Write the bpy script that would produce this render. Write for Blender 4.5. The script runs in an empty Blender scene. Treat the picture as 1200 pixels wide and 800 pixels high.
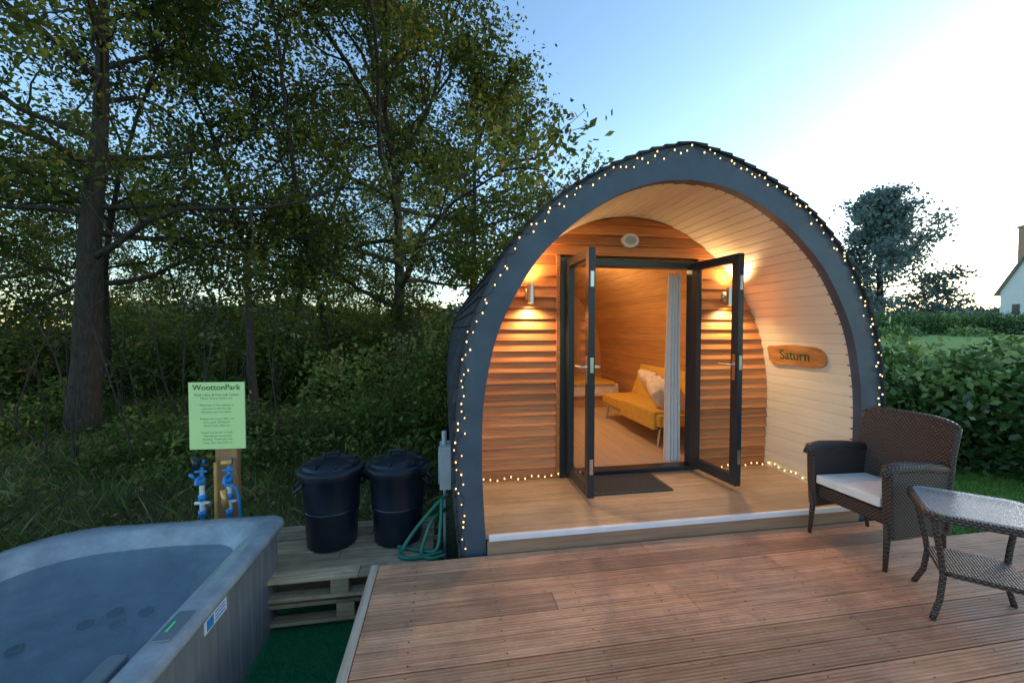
import bpy, math, random, bmesh
import numpy as np
from mathutils import Vector, Matrix
R = math.radians
random.seed(7)
scene = bpy.context.scene
scene.view_settings.view_transform = 'Standard'
scene.view_settings.look = 'None'
scene.view_settings.exposure = 0

# ------------------------------------------------------------------ helpers
def link(o, parent=None):
    scene.collection.objects.link(o)
    if parent is not None:
        o.parent = parent
    return o

def empty(name, loc=(0, 0, 0), rz=0.0):
    o = bpy.data.objects.new(name, None)
    o.empty_display_size = 0.2
    o.location = loc
    o.rotation_euler = (0, 0, rz)
    return link(o)

class MB:
    def __init__(s):
        s.v = []; s.f = []; s.t = []; s.m = []
    def add(s, verts, faces, tint=0.5, mi=0):
        b = len(s.v)
        s.v.extend([tuple(p) for p in verts])
        for f in faces:
            s.f.append([b + i for i in f]); s.t.append(tint); s.m.append(mi)
    def box(s, x0, x1, y0, y1, z0, z1, tint=None, mi=0, M=None):
        if tint is None: tint = random.random()
        vs = [(x0,y0,z0),(x1,y0,z0),(x1,y1,z0),(x0,y1,z0),(x0,y0,z1),(x1,y0,z1),(x1,y1,z1),(x0,y1,z1)]
        if M is not None: vs = [M @ Vector(p) for p in vs]
        s.add(vs, [(0,3,2,1),(4,5,6,7),(0,1,5,4),(1,2,6,5),(2,3,7,6),(3,0,4,7)], tint, mi)
    def tube(s, pts, rad, sides=6, tint=0.5, mi=0, cap=False):
        n = len(pts); vs = []
        P = [Vector(p) for p in pts]
        ref = Vector((0.13, 0.31, 0.94))
        for i in range(n):
            d = (P[min(i+1,n-1)] - P[max(i-1,0)])
            if d.length < 1e-9: d = Vector((0,0,1))
            d.normalize()
            a = d.cross(ref)
            if a.length < 0.05: a = d.cross(Vector((1,0,0)))
            a.normalize(); b = d.cross(a)
            r = rad[i] if hasattr(rad, '__len__') else rad
            for k in range(sides):
                an = 2*math.pi*k/sides
                vs.append(P[i] + a*(math.cos(an)*r) + b*(math.sin(an)*r))
        fs = []
        for i in range(n-1):
            for k in range(sides):
                k2 = (k+1) % sides
                fs.append((i*sides+k, i*sides+k2, (i+1)*sides+k2, (i+1)*sides+k))
        if cap:
            fs.append(tuple(range(sides))[::-1]); fs.append(tuple((n-1)*sides+k for k in range(sides)))
        s.add(vs, fs, tint, mi)
    def lathe(s, prof, c, n=32, tint=0.5, mi=0):
        vs = []
        for (r, z) in prof:
            for k in range(n):
                a = 2*math.pi*k/n
                vs.append((c[0]+r*math.cos(a), c[1]+r*math.sin(a), c[2]+z))
        fs = []
        for i in range(len(prof)-1):
            for k in range(n):
                k2 = (k+1) % n
                fs.append((i*n+k, i*n+k2, (i+1)*n+k2, (i+1)*n+k))
        fs.append(tuple((len(prof)-1)*n+k for k in range(n)))
        s.add(vs, fs, tint, mi)
    def obj(s, name, mats, parent=None, smooth=False, boxuv=False, bevel=0, seg=2):
        me = bpy.data.meshes.new(name)
        me.from_pydata(s.v, [], s.f)
        if not isinstance(mats, (list, tuple)): mats = [mats]
        for m in mats: me.materials.append(m)
        me.polygons.foreach_set('material_index', s.m)
        at = me.attributes.new('tint', 'FLOAT', 'FACE')
        at.data.foreach_set('value', s.t)
        if smooth: me.polygons.foreach_set('use_smooth', [True]*len(s.f))
        if boxuv: box_uv(me)
        me.update()
        o = bpy.data.objects.new(name, me)
        link(o, parent)
        if bevel:
            b = o.modifiers.new('bevel', 'BEVEL'); b.width = bevel; b.segments = seg; b.limit_method = 'ANGLE'
        return o

def box_uv(me):
    uv = me.uv_layers.new(name='UVMap')
    for p in me.polygons:
        n = p.normal
        ax = max(range(3), key=lambda i: abs(n[i]))
        for li in p.loop_indices:
            c = me.vertices[me.loops[li].vertex_index].co
            uv.data[li].uv = (c.y, c.z) if ax == 0 else ((c.x, c.z) if ax == 1 else (c.x, c.y))

def quads_mesh(name, V, tint, mat):
    N = V.shape[0]
    me = bpy.data.meshes.new(name)
    me.vertices.add(N*4); me.vertices.foreach_set('co', V.reshape(-1).astype(np.float32))
    me.loops.add(N*4); me.loops.foreach_set('vertex_index', np.arange(N*4, dtype=np.int32))
    me.polygons.add(N)
    me.polygons.foreach_set('loop_start', np.arange(0, N*4, 4, dtype=np.int32))
    me.polygons.foreach_set('loop_total', np.full(N, 4, dtype=np.int32))
    me.update(calc_edges=True)
    at = me.attributes.new('tint', 'FLOAT', 'FACE')
    at.data.foreach_set('value', tint.astype(np.float32))
    me.materials.append(mat)
    return me

def leaf_quads(P, size, rng, flat=0.0):
    N = len(P)
    t = rng.normal(size=(N,3)); t[:,2] *= (1-flat*0.6); t /= np.linalg.norm(t,axis=1,keepdims=True)
    n = rng.normal(size=(N,3)); n[:,2] += flat*2
    s = np.cross(t, n); s /= (np.linalg.norm(s,axis=1,keepdims=True)+1e-9)
    L = size*(0.6+0.8*rng.random((N,1)))
    V = np.stack([P-t*L*0.5, P+s*L*0.30+t*L*0.05, P+t*L*0.5, P-s*L*0.30+t*L*0.05], axis=1)
    return V

# ------------------------------------------------------------------ materials
def nmat(name):
    m = bpy.data.materials.new(name); m.use_nodes = True
    nt = m.node_tree; b = nt.nodes['Principled BSDF']
    return m, nt, b
def ramp(nt, fac, stops):
    r = nt.nodes.new('ShaderNodeValToRGB')
    e = r.color_ramp.elements
    e[0].position, e[0].color = stops[0][0], (*stops[0][1], 1)
    e[1].position, e[1].color = stops[-1][0], (*stops[-1][1], 1)
    for p, c in stops[1:-1]:
        q = e.new(p); q.color = (*c, 1)
    nt.links.new(fac, r.inputs[0]); return r.outputs[0]
def noise(nt, scale, detail=4, vec=None, stretch=None, rough=0.55):
    n = nt.nodes.new('ShaderNodeTexNoise'); n.inputs['Scale'].default_value = scale
    n.inputs['Detail'].default_value = detail; n.inputs['Roughness'].default_value = rough
    tc = nt.nodes.new('ShaderNodeTexCoord'); src = tc.outputs['Object'] if vec is None else vec
    if stretch:
        mp = nt.nodes.new('ShaderNodeMapping'); mp.inputs['Scale'].default_value = stretch
        nt.links.new(src, mp.inputs[0]); src = mp.outputs[0]
    nt.links.new(src, n.inputs['Vector'])
    return n.outputs['Fac']
def math_n(nt, op, a, b=None, clamp=False):
    n = nt.nodes.new('ShaderNodeMath'); n.operation = op; n.use_clamp = clamp
    for i, x in enumerate((a, b)):
        if x is None: continue
        if isinstance(x, (int, float)): n.inputs[i].default_value = x
        else: nt.links.new(x, n.inputs[i])
    return n.outputs[0]
def mix(nt, fac, a, b, mode='MIX'):
    n = nt.nodes.new('ShaderNodeMix'); n.data_type = 'RGBA'; n.blend_type = mode
    for s, x in ((n.inputs[0], fac), (n.inputs[6], a), (n.inputs[7], b)):
        if isinstance(x, (int, float)): s.default_value = x
        elif isinstance(x, tuple): s.default_value = (*x, 1)
        else: nt.links.new(x, s)
    return n.outputs[2]
def bump(nt, b, h, strength=0.3, dist=0.01):
    n = nt.nodes.new('ShaderNodeBump'); n.inputs['Strength'].default_value = strength
    n.inputs['Distance'].default_value = dist
    nt.links.new(h, n.inputs['Height']); nt.links.new(n.outputs[0], b.inputs['Normal'])
def attr(nt, name='tint'):
    a = nt.nodes.new('ShaderNodeAttribute'); a.attribute_name = name; return a.outputs['Fac']
def ramp_f(nt, f, a, c):
    n = nt.nodes.new('ShaderNodeMapRange'); n.inputs[1].default_value = a; n.inputs[2].default_value = c
    nt.links.new(f, n.inputs[0]); return n.outputs[0]

def m_plain(name, col, rough=0.5, metal=0.0, var=0.12, vs=8, bmp=0.05, emit=None, es=0):
    m, nt, b = nmat(name)
    f = noise(nt, vs, 5)
    lo = tuple(c*(1-var) for c in col); hi = tuple(min(1,c*(1+var)) for c in col)
    c_ = ramp(nt, f, [(0.3, lo), (0.7, hi)])
    nt.links.new(c_, b.inputs['Base Color'])
    b.inputs['Roughness'].default_value = rough; b.inputs['Metallic'].default_value = metal
    if bmp: bump(nt, b, noise(nt, vs*12, 3), bmp, 0.003)
    if emit:
        b.inputs['Emission Color'].default_value = (*emit, 1); b.inputs['Emission Strength'].default_value = es
    return m

def m_wood(name, c1, c2, stretch, rough=0.5, tvar=0.35, bmp=0.2, scale=6, stain=None, sscale=1.5, samt=0.5, rvar=0):
    m, nt, b = nmat(name)
    g = noise(nt, scale, 6, stretch=stretch, rough=0.65)
    col = ramp(nt, g, [(0.3, c1), (0.7, c2)])
    t = attr(nt)
    tv = math_n(nt, 'ADD', math_n(nt, 'MULTIPLY', t, tvar), 1-tvar*0.5)
    cx = nt.nodes.new('ShaderNodeCombineColor')
    for i in range(3): nt.links.new(tv, cx.inputs[i])
    col = mix(nt, 1.0, col, cx.outputs[0], 'MULTIPLY')
    b.inputs['Roughness'].default_value = rough
    if stain:
        s = noise(nt, sscale, 8, rough=0.65)
        sr = ramp_f(nt, s, 0.42, 0.66)
        col = mix(nt, math_n(nt, 'MULTIPLY', sr, samt), col, stain)
        s2 = ramp_f(nt, noise(nt, sscale*9, 4), 0.60, 0.72)
        col = mix(nt, math_n(nt, 'MULTIPLY', s2, samt*0.6), col, stain)
        if rvar: nt.links.new(math_n(nt, 'SUBTRACT', rough, math_n(nt, 'MULTIPLY', sr, rvar)), b.inputs['Roughness'])
    nt.links.new(col, b.inputs['Base Color'])
    bump(nt, b, g, bmp, 0.004)
    return m

def m_leaf(name, stops, trans=0.35, gloss=0.0, grough=0.4):
    m, nt, b = nmat(name)
    nt.nodes.remove(b)
    col = ramp(nt, attr(nt), stops)
    big = ramp(nt, noise(nt, 0.9, 2), [(0.3, (0.6,0.6,0.6)), (0.7, (1.35,1.35,1.35))])
    col = mix(nt, 1.0, col, big, 'MULTIPLY')
    df = nt.nodes.new('ShaderNodeBsdfDiffuse'); nt.links.new(col, df.inputs[0])
    tr = nt.nodes.new('ShaderNodeBsdfTranslucent'); nt.links.new(col, tr.inputs[0])
    mx = nt.nodes.new('ShaderNodeMixShader'); mx.inputs[0].default_value = trans
    nt.links.new(df.outputs[0], mx.inputs[1]); nt.links.new(tr.outputs[0], mx.inputs[2])
    out = mx.outputs[0]
    if gloss:
        gl = nt.nodes.new('ShaderNodeBsdfGlossy'); gl.inputs['Roughness'].default_value = grough
        m2 = nt.nodes.new('ShaderNodeMixShader'); m2.inputs[0].default_value = gloss
        nt.links.new(out, m2.inputs[1]); nt.links.new(gl.outputs[0], m2.inputs[2]); out = m2.outputs[0]
    nt.links.new(out, nt.nodes['Material Output'].inputs[0])
    return m

M_deck = m_wood('deck_wood', (0.50,0.20,0.095), (0.88,0.47,0.26), (0.35,9,9), 0.48, 0.55, 0.25, 5, stain=(0.21,0.10,0.06), sscale=1.3, samt=0.6, rvar=0.16)
M_decktrim = m_wood('deck_trim_wood', (0.45,0.31,0.2), (0.72,0.56,0.42), (9,0.4,9), 0.6)
M_pallet = m_wood('pallet_wood', (0.38,0.25,0.14), (0.70,0.52,0.33), (0.6,9,9), 0.8, 0.6, 0.4, 5, stain=(0.14,0.11,0.07), sscale=3)
M_porch = m_wood('porch_floor_wood', (0.42,0.29,0.17), (0.64,0.48,0.31), (0.4,8,8), 0.45, 0.3, 0.15, 4, stain=(0.28,0.19,0.12), sscale=2.2)
M_clad = m_wood('cedar_cladding_wood', (0.42,0.14,0.045), (0.72,0.31,0.11), (0.5,10,10), 0.5, 0.6, 0.3, 5)
M_cream = m_wood('cream_lining_wood', (0.80,0.70,0.52), (0.88,0.80,0.64), (8,0.5,8), 0.4, 0.08, 0.08, 4)
M_intw = m_wood('interior_lining_wood', (0.50,0.25,0.09), (0.68,0.39,0.16), (8,0.5,8), 0.4, 0.25, 0.1, 4)
M_intfloor = m_wood('interior_floor_wood', (0.6,0.47,0.32), (0.72,0.6,0.43), (8,0.5,8), 0.35, 0.15, 0.05, 4)
M_fascia = m_plain('fascia_paint', (0.060,0.090,0.125), 0.45, var=0.2, vs=5, bmp=0.1)
M_fascia2 = m_wood('porch_step_wood', (0.28,0.15,0.09), (0.42,0.26,0.17), (0.4,8,8), 0.6)
M_shingle = m_wood('shingle_felt', (0.018,0.02,0.024), (0.05,0.055,0.06), (20,20,20), 0.9, 0.8, 0.6, 8)
M_dark = m_plain('anthracite_frame', (0.022,0.030,0.038), 0.3, var=0.1)
M_white = m_plain('white_trim', (0.82,0.83,0.86), 0.4, var=0.06)
M_steel = m_plain('brushed_steel', (0.65,0.65,0.65), 0.3, metal=1.0)
M_mat = m_plain('doormat_coir', (0.08,0.07,0.06), 0.95, var=0.4, vs=60, bmp=0.5)
M_yellow = m_plain('mustard_fabric', (0.70,0.46,0.08), 0.9, var=0.14, vs=20, bmp=0.3)
M_cushion = m_plain('cream_fabric', (0.80,0.74,0.64), 0.95, var=0.14, vs=14, bmp=0.3)
M_curtain = m_plain('curtain_fabric', (0.88,0.88,0.87), 0.9, var=0.04, vs=10)
M_bin = m_plain('black_bin_plastic', (0.007,0.012,0.022), 0.3, var=0.25, vs=6, bmp=0.05)
M_blue = m_plain('blue_pipe_plastic', (0.03,0.28,0.65), 0.35)
M_orange = m_plain('brass_tap_metal', (0.80,0.45,0.14), 0.35, metal=0.3)
M_hose = m_plain('green_hose_rubber', (0.02,0.17,0.11), 0.4)
M_greybox = m_plain('grey_box_plastic', (0.46,0.49,0.52), 0.4)
M_signp = m_plain('green_sign_print', (0.70,0.93,0.38), 0.45, var=0.04, vs=3)
M_ink = m_plain('dark_ink', (0.03,0.09,0.03), 0.6)
M_post = m_wood('post_wood', (0.34,0.15,0.06), (0.50,0.26,0.12), (8,8,0.5), 0.7)
M_plaque = m_wood('plaque_wood', (0.24,0.09,0.03), (0.64,0.31,0.10), (8,0.9,5), 0.35, 0.2, 0.2, 4)
M_bark = m_wood('bark', (0.022,0.017,0.013), (0.078,0.060,0.044), (6,6,1.2), 0.95, 0.2, 1.0, 5)
M_wire = m_plain('wire', (0.02,0.025,0.02), 0.5)
M_bulb = m_plain('bulb_warm', (1,0.8,0.5), 0.4, emit=(1.0,0.60,0.22), es=3.2)
M_bulb.cycles.emission_sampling = 'NONE'
M_lampglow = m_plain('lamp_glass_warm', (1,0.8,0.5), 0.4, emit=(1.0,0.62,0.22), es=12)

def m_weave():
    m, nt, b = nmat('rattan_weave')
    uv = nt.nodes.new('ShaderNodeTexCoord'); sp = nt.nodes.new('ShaderNodeSeparateXYZ')
    nt.links.new(uv.outputs['UV'], sp.inputs[0])
    f1, f2 = 2*math.pi/0.026, 2*math.pi/0.013
    su = math_n(nt,'SINE', math_n(nt,'MULTIPLY', sp.outputs[0], f1))
    sv = math_n(nt,'ABSOLUTE', math_n(nt,'SINE', math_n(nt,'MULTIPLY', sp.outputs[1], f2*0.5)))
    row = math_n(nt,'SIGN', math_n(nt,'SINE', math_n(nt,'MULTIPLY', sp.outputs[1], f2*0.5)))
    h = math_n(nt,'MULTIPLY', math_n(nt,'ADD', math_n(nt,'MULTIPLY', math_n(nt,'MULTIPLY', su, row), 0.4), 0.6), sv)
    c = ramp(nt, h, [(0.05,(0.010,0.007,0.006)),(0.5,(0.065,0.042,0.033)),(0.95,(0.16,0.11,0.095))])
    nt.links.new(c, b.inputs['Base Color']); b.inputs['Roughness'].default_value = 0.4
    bump(nt, b, h, 0.8, 0.005)
    return m
M_weave = m_weave()

def m_glass(name='door_glass', tint=(0.90,0.93,0.93)):
    m, nt, b = nmat(name)
    nt.nodes.remove(b)
    tr = nt.nodes.new('ShaderNodeBsdfTransparent'); tr.inputs[0].default_value = (*tint,1)
    gl = nt.nodes.new('ShaderNodeBsdfGlossy'); gl.inputs['Roughness'].default_value = 0.015
    lw = nt.nodes.new('ShaderNodeLayerWeight'); lw.inputs[0].default_value = 0.5
    f = math_n(nt, 'ADD', math_n(nt,'MULTIPLY', math_n(nt,'POWER', lw.outputs['Facing'], 4.0), 0.7), 0.06)
    mx = nt.nodes.new('ShaderNodeMixShader')
    nt.links.new(f, mx.inputs[0]); nt.links.new(tr.outputs[0], mx.inputs[1]); nt.links.new(gl.outputs[0], mx.inputs[2])
    nt.links.new(mx.outputs[0], nt.nodes['Material Output'].inputs[0])
    return m
M_glass = m_glass()

# ------------------------------------------------------------------ terrain
def sst(x, a, b):
    t = np.clip((x-a)/(b-a), 0, 1); return t*t*(3-2*t)
def H(x, y):
    x = np.asarray(x, float); y = np.asarray(y, float)
    r = np.hypot(x-1, y-3)
    h = -0.42 + 0.27*sst(x, 3.0, 4.2) + sst(r, 5, 36)*(1.15)
    h = h + 0.05*np.sin(x*0.9+1)*np.cos(y*0.7)*sst(r, 5, 9)
    return h
ax = np.concatenate([-np.geomspace(900,14,26), np.linspace(-13.5,13.5,82), np.geomspace(14,900,26)])
gx, gy = np.meshgrid(ax, ax+3, indexing='ij')
gz = H(gx, gy)
n = len(ax)
gv = np.stack([gx,gy,gz],-1).reshape(-1,3)
mb = MB()
fs = [(i*n+j, (i+1)*n+j, (i+1)*n+j+1, i*n+j+1) for i in range(n-1) for j in range(n-1)]
mb.add(gv.tolist(), fs)
m, nt, b = nmat('ground_grass_soil')
tc = nt.nodes.new('ShaderNodeTexCoord'); sp = nt.nodes.new('ShaderNodeSeparateXYZ'); nt.links.new(tc.outputs['Object'], sp.inputs[0])
lawn = ramp(nt, noise(nt, 3.0, 6), [(0.3,(0.13,0.25,0.035)),(0.7,(0.22,0.38,0.07))])
soil = ramp(nt, noise(nt, 1.6, 8), [(0.3,(0.05,0.045,0.022)),(0.5,(0.085,0.09,0.035)),(0.72,(0.18,0.15,0.085))])
fx = ramp_f(nt, math_n(nt,'ADD', sp.outputs[0], math_n(nt,'MULTIPLY', noise(nt,0.5,3), 1.5)), 1.5, 4.0)
nt.links.new(mix(nt, fx, soil, lawn), b.inputs['Base Color']); b.inputs['Roughness'].default_value = 0.95
bump(nt, b, noise(nt, 18, 6), 0.7, 0.05)
mb.obj('ground', m, smooth=True)

# ------------------------------------------------------------------ glamping pod
CX = 1.74; YF = 2.75; YR = 3.68; YB = 8.2; ZF = 0.115
def catmull(P, n=24):
    P = [np.array(p, float) for p in P]; out = []
    Q = [2*P[0]-P[1]] + P + [2*P[-1]-P[-2]]
    for i in range(1, len(Q)-2):
        for k in range(n):
            t = k/n
            out.append(0.5*((2*Q[i]) + (-Q[i-1]+Q[i+1])*t + (2*Q[i-1]-5*Q[i]+4*Q[i+1]-Q[i+2])*t*t + (-Q[i-1]+3*Q[i]-3*Q[i+1]+Q[i+2])*t**3))
    out.append(P[-1]); return np.array(out)
def resample(P, n):
    d = np.concatenate([[0], np.cumsum(np.linalg.norm(np.diff(P,axis=0),axis=1))])
    s = np.linspace(0, d[-1], n)
    return np.stack([np.interp(s, d, P[:,0]), np.interp(s, d, P[:,1])], 1), d[-1]
outer_h = catmull([(1.60,-0.4),(1.63,0),(1.665,.4),(1.672,.8),(1.65,1.12),(1.60,1.41),(1.505,1.68),(1.33,2.00),(1.02,2.34),(.66,2.575),(.31,2.73),(0,2.81)])
inner_h = catmull([(1.47,0.10),(1.49,.5),(1.49,.85),(1.465,1.12),(1.40,1.42),(1.29,1.68),(1.10,1.98),(.83,2.24),(.55,2.42),(.27,2.525),(0,2.56)])
def full(Hf):
    L = Hf[::-1].copy(); L[:,0] *= -1
    return np.concatenate([Hf, L[1:]])
OUT = full(outer_h); INN = full(inner_h)
def half_w(z):
    return float(np.interp(z, inner_h[:,1], inner_h[:,0]))
pod = empty('glamping_pod', (0,0,0))
NO = 161
o_, _ = resample(full(outer_h), NO)
inn_ext = np.concatenate([[(1.44,-0.4)], inner_h]); i_, _ = resample(full(inn_ext), NO)
mb = MB(); vs = []
for k in range(NO):
    for (P, y) in ((o_,2.70),(i_,2.70),(i_,2.79),(o_,2.79)):
        vs.append((CX+P[k,0], y, P[k,1]))
fs = []
for k in range(NO-1):
    for j in range(4):
        j2 = (j+1)%4
        fs.append((k*4+j, (k+1)*4+j, (k+1)*4+j2, k*4+j2))
mb.add(vs, fs, 0.5)
mb.obj('front_fascia', M_fascia, pod)
mb = MB()
so, _ = resample(OUT, 121)
vs = [(CX+p[0]*0.995, y, p[1]-0.004) for p in so for y in (2.79, YB)]
mb.add(vs, [(2*i,2*i+1,2*i+3,2*i+2) for i in range(120)], 0.5)
vs = [(CX+p[0]*0.995, YB, p[1]-0.004) for p in so]
mb.add(vs, [tuple(range(len(vs)))], 0.5)
mb.obj('outer_shell', M_fascia, pod)
mb = MB()
rows = 40
for side in (1,-1):
    Q, _ = resample(outer_h, rows+1)
    for i in range(3, rows):
        p0, p1 = Q[i], Q[i+1]
        d = (p1-p0)/np.linalg.norm(p1-p0); nrm = np.array([d[1], -d[0]])
        a = p0 + nrm*0.024 - d*0.012; bb = p1 + nrm*0.008; c = p1 + nrm*0.001; e = p0 + nrm*0.001 - d*0.012
        off = (i % 2)*0.14
        ys = [2.675] + [2.675+0.28*k+0.14+off for k in range(0, 20)]
        ys = [q for q in ys if q < YB] + [YB+0.04]
        for k in range(len(ys)-1):
            y0, y1 = ys[k]+(0.003 if k else 0), ys[k+1]-0.003
            lift = random.uniform(-.002,.004)
            vs = [(CX+side*q[0], yy, q[1]+ (lift if qi==0 else 0)) for yy in (y0,y1) for qi,q in enumerate((a,bb,c,e))]
            mb.add(vs, [(0,1,2,3),(4,7,6,5),(0,4,5,1),(3,2,6,7),(0,3,7,4),(1,5,6,2)], random.random())
mb.obj('roof_shingles', M_shingle, pod)
def lining(name, y0, y1, mat, pitch):
    _, L = resample(INN, 10); nb = int(L/pitch)
    Q, _ = resample(INN, nb+1)
    mb = MB()
    for i in range(nb):
        p0, p1 = Q[i], Q[i+1]; d = (p1-p0)/np.linalg.norm(p1-p0); nr = np.array([d[1], -d[0]])
        g = 0.004
        a = p0+nr*0.006; b1 = p0+d*g; b2 = p1-d*g; c = p1+nr*0.006
        vs = [(CX+q[0], y, q[1]) for q in (a,b1,b2,c) for y in (y0,y1)]
        mb.add(vs, [(0,1,3,2),(2,3,5,4),(4,5,7,6)], random.random())
    return mb.obj(name, mat, pod)
lining('porch_lining', 2.77, YR+0.03, M_cream, 0.085)
lining('interior_lining', YR+0.03, YB-0.1, M_intw, 0.10)
mb = MB()
ib, _ = resample(INN, 81)
mb.add([(CX+p[0], YB-0.11, p[1]) for p in ib], [tuple(range(81))], 0.5)
mb.obj('interior_end_wall', M_intw, pod)
mb = MB()
yy = 2.70
while yy < YR:
    w = min(0.145, YR-yy)
    mb.box(CX-1.49, CX+1.49, yy+0.0015, yy+w-0.0015, ZF-0.03, ZF)
    yy += w
mb.obj('porch_floor', M_porch, pod, bevel=0.002)
mb = MB()
for i in range(20):
    mb.box(CX-1.5+i*0.15, CX-1.5+i*0.15+0.1485, YR, YB-0.1, ZF-0.03, ZF+0.004)
mb.obj('interior_floor', M_intfloor, pod)
mb = MB(); mb.box(CX-1.45, CX+1.45, 2.665, 2.699, ZF-0.030, ZF+0.006)
mb.obj('step_edge_trim', M_white, pod, bevel=0.004)
mb = MB(); mb.box(CX-1.46, CX+1.46, 2.675, 2.695, -0.40, ZF-0.032)
mb.obj('step_fascia', M_fascia2, pod)
DX0, DX1, DZ1 = 1.055, 2.455, 2.14
mb = MB()
z = 0.12
pitch = 0.098
while z < 2.54:
    zt = min(z+0.118, 2.555)
    wb, wt = half_w(z)+0.02, half_w(min(zt, 2.555))+0.02
    spans = [(-1, DX0), (DX1, 1)] if z < DZ1-0.01 else [(-1, 1)]
    for a, c in spans:
        tint = random.random()
        xb0 = CX-wb if a == -1 else a; xt0 = CX-wt if a == -1 else a
        xb1 = CX+wb if c == 1 else c; xt1 = CX+wt if c == 1 else c
        if xb1-xb0 < 0.02: continue
        yb, yt = YR-0.034, YR-0.004
        vs = [(xb0,yb,z),(xb1,yb,z),(xt1,yt,zt),(xt0,yt,zt),(xb0,YR+.02,z),(xb1,YR+.02,z),(xt1,YR+.02,zt),(xt0,YR+.02,zt)]
        mb.add(vs, [(0,1,2,3),(0,4,5,1),(3,2,6,7),(4,7,6,5),(0,3,7,4),(1,5,6,2)], tint)
    z += pitch
mb.obj('cedar_cladding', M_clad, pod)
mb = MB()
def strip(x0, x1, z0):
    N = 16
    for i in range(N):
        a = x0+(x1-x0)*i/N; c = x0+(x1-x0)*(i+1)/N
        def zt(x):
            return float(np.interp(-abs(x-CX), -inner_h[:,0][40:], inner_h[40:,1])) if abs(x-CX)<1.48 else 0.9
        mb.add([(a,YR+.06,z0),(c,YR+.06,z0),(c,YR+.06,zt(c)),(a,YR+.06,zt(a))], [(0,1,2,3)], .5)
strip(CX-1.48, DX0, ZF); strip(DX1, CX+1.48, ZF); strip(DX0, DX1, DZ1)
mb.obj('inner_partition', M_intw, pod)
mb = MB()
yf0, yf1 = YR-0.05, YR+0.08
mb.box(DX0, DX0+0.065, yf0, yf1, ZF+0.002, DZ1)
mb.box(DX1-0.065, DX1, yf0, yf1, ZF+0.002, DZ1)
mb.box(DX0+0.065, DX1-0.065, yf0, yf1, DZ1-0.06, DZ1)
mb.box(DX0+0.065, DX1-0.065, yf0, yf1, ZF+0.006, ZF+0.045)
mb.obj('door_frame', M_dark, pod, bevel=0.004)
mb = MB()
mb.box(DX0-0.035, DX0-0.003, YR-0.045, YR-0.01, ZF+0.01, DZ1+0.03)
mb.obj('door_architrave', M_clad, pod)
def leaf(name, hx, hy, ang, W):
    e = bpy.data.objects.new(name, None); link(e, pod); e.location = (hx, hy, ZF+0.05); e.rotation_euler = (0,0,ang)
    Hh, T = 1.965, 0.055
    s = 0.075
    mb = MB()
    mb.box(0, s, -T/2, T/2, 0, Hh); mb.box(W-s, W, -T/2, T/2, 0, Hh)
    mb.box(s, W-s, -T/2, T/2, 0, 0.09); mb.box(s, W-s, -T/2, T/2, Hh-0.075, Hh)
    mb.obj(name+'_frame', M_dark, e, bevel=0.004)
    mb = MB(); mb.add([(s,0,0.09),(W-s,0,0.09),(W-s,0,Hh-0.075),(s,0,Hh-0.075)],[(0,1,2,3)]); mb.obj(name+'_glass', M_glass, e)
    mb = MB()
    for q in (-1, 1):
        mb.box(W-0.055, W-0.025, q*T/2-0.004, q*T/2+0.004, 0.90, 1.12)
        mb.tube([(W-0.04, q*T/2, 1.03),(W-0.04, q*(T/2+0.05), 1.03),(W-0.16, q*(T/2+0.05), 1.03)], 0.009, 8, cap=True)
    for zz in (0.25, 1.05, 1.72):
        mb.box(W+0.0005, W+0.004, -0.014, 0.014, zz-0.06, zz+0.06)
    for zz in (0.2, 1.0, 1.75):
        mb.tube([(0.0, T/2+0.008, zz-0.05),(0.0, T/2+0.008, zz+0.05)], 0.011, 8, cap=True)
    mb.obj(name+'_hardware', M_steel, e)
leaf('left_door_leaf', 1.135, YR-0.055, R(-90), 0.59)
leaf('right_door_leaf', 2.385, YR-0.055, R(-83), 0.56)
mb = MB()
N = 32
for (rx, rz, y0, y1, mi) in ((.085,.065,YR-.055,YR-.01,0),(.055,.038,YR-.062,YR-.055,1)):
    vs = [(1.73+rx*math.cos(2*math.pi*k/N), y, 2.325+rz*math.sin(2*math.pi*k/N)) for y in (y0,y1) for k in range(N)]
    mb.add(vs, [tuple(range(N))]+[(k,(k+1)%N,N+(k+1)%N,N+k) for k in range(N)], .5, mi)
mb.obj('wall_vent', [M_white, M_greybox], pod)
for i, lx in enumerate((0.765, 2.74)):
    e = empty('wall_lamp', (lx, YR-0.10, 1.81))
    mb = MB()
    mb.tube([(0,0,-0.085),(0,0,0.085)], 0.034, 20)
    mb.tube([(0,0,-0.085),(0,0,0.085)], 0.030, 20)
    mb.box(-0.012,0.012,0.03,0.10,-0.012,0.012)
    mb.box(-0.035,0.035,0.062,0.07,-0.05,0.05)
    mb.obj('lamp_body', M_steel, e, smooth=True)
    mb = MB()
    for zz in (-0.07, 0.07):
        mb.add([(0.029*math.cos(k*math.pi/8), 0.029*math.sin(k*math.pi/8), zz) for k in range(16)], [tuple(range(16))])
    mb.obj('lamp_lens', M_lampglow, e)
    for sg, en in ((-1, 36), (1, 28)):
        L = bpy.data.lights.new('lamp_spot', 'SPOT'); L.energy = en; L.color = (1.0, 0.64, 0.30)
        L.spot_size = R(150); L.spot_blend = 1.0; L.shadow_soft_size = 0.03
        lo = bpy.data.objects.new('lamp_spot', L); link(lo, e)
        lo.location = (0, -0.01, 0.092*sg); lo.rotation_euler = (0 if sg < 0 else R(180), 0, 0)
L = bpy.data.lights.new('ceiling_light', 'POINT'); L.energy = 52; L.color = (1.0, 0.70, 0.38); L.shadow_soft_size = 0.12
lo = bpy.data.objects.new('ceiling_light', L); link(lo, pod); lo.location = (CX, 5.4, 2.3)
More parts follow.
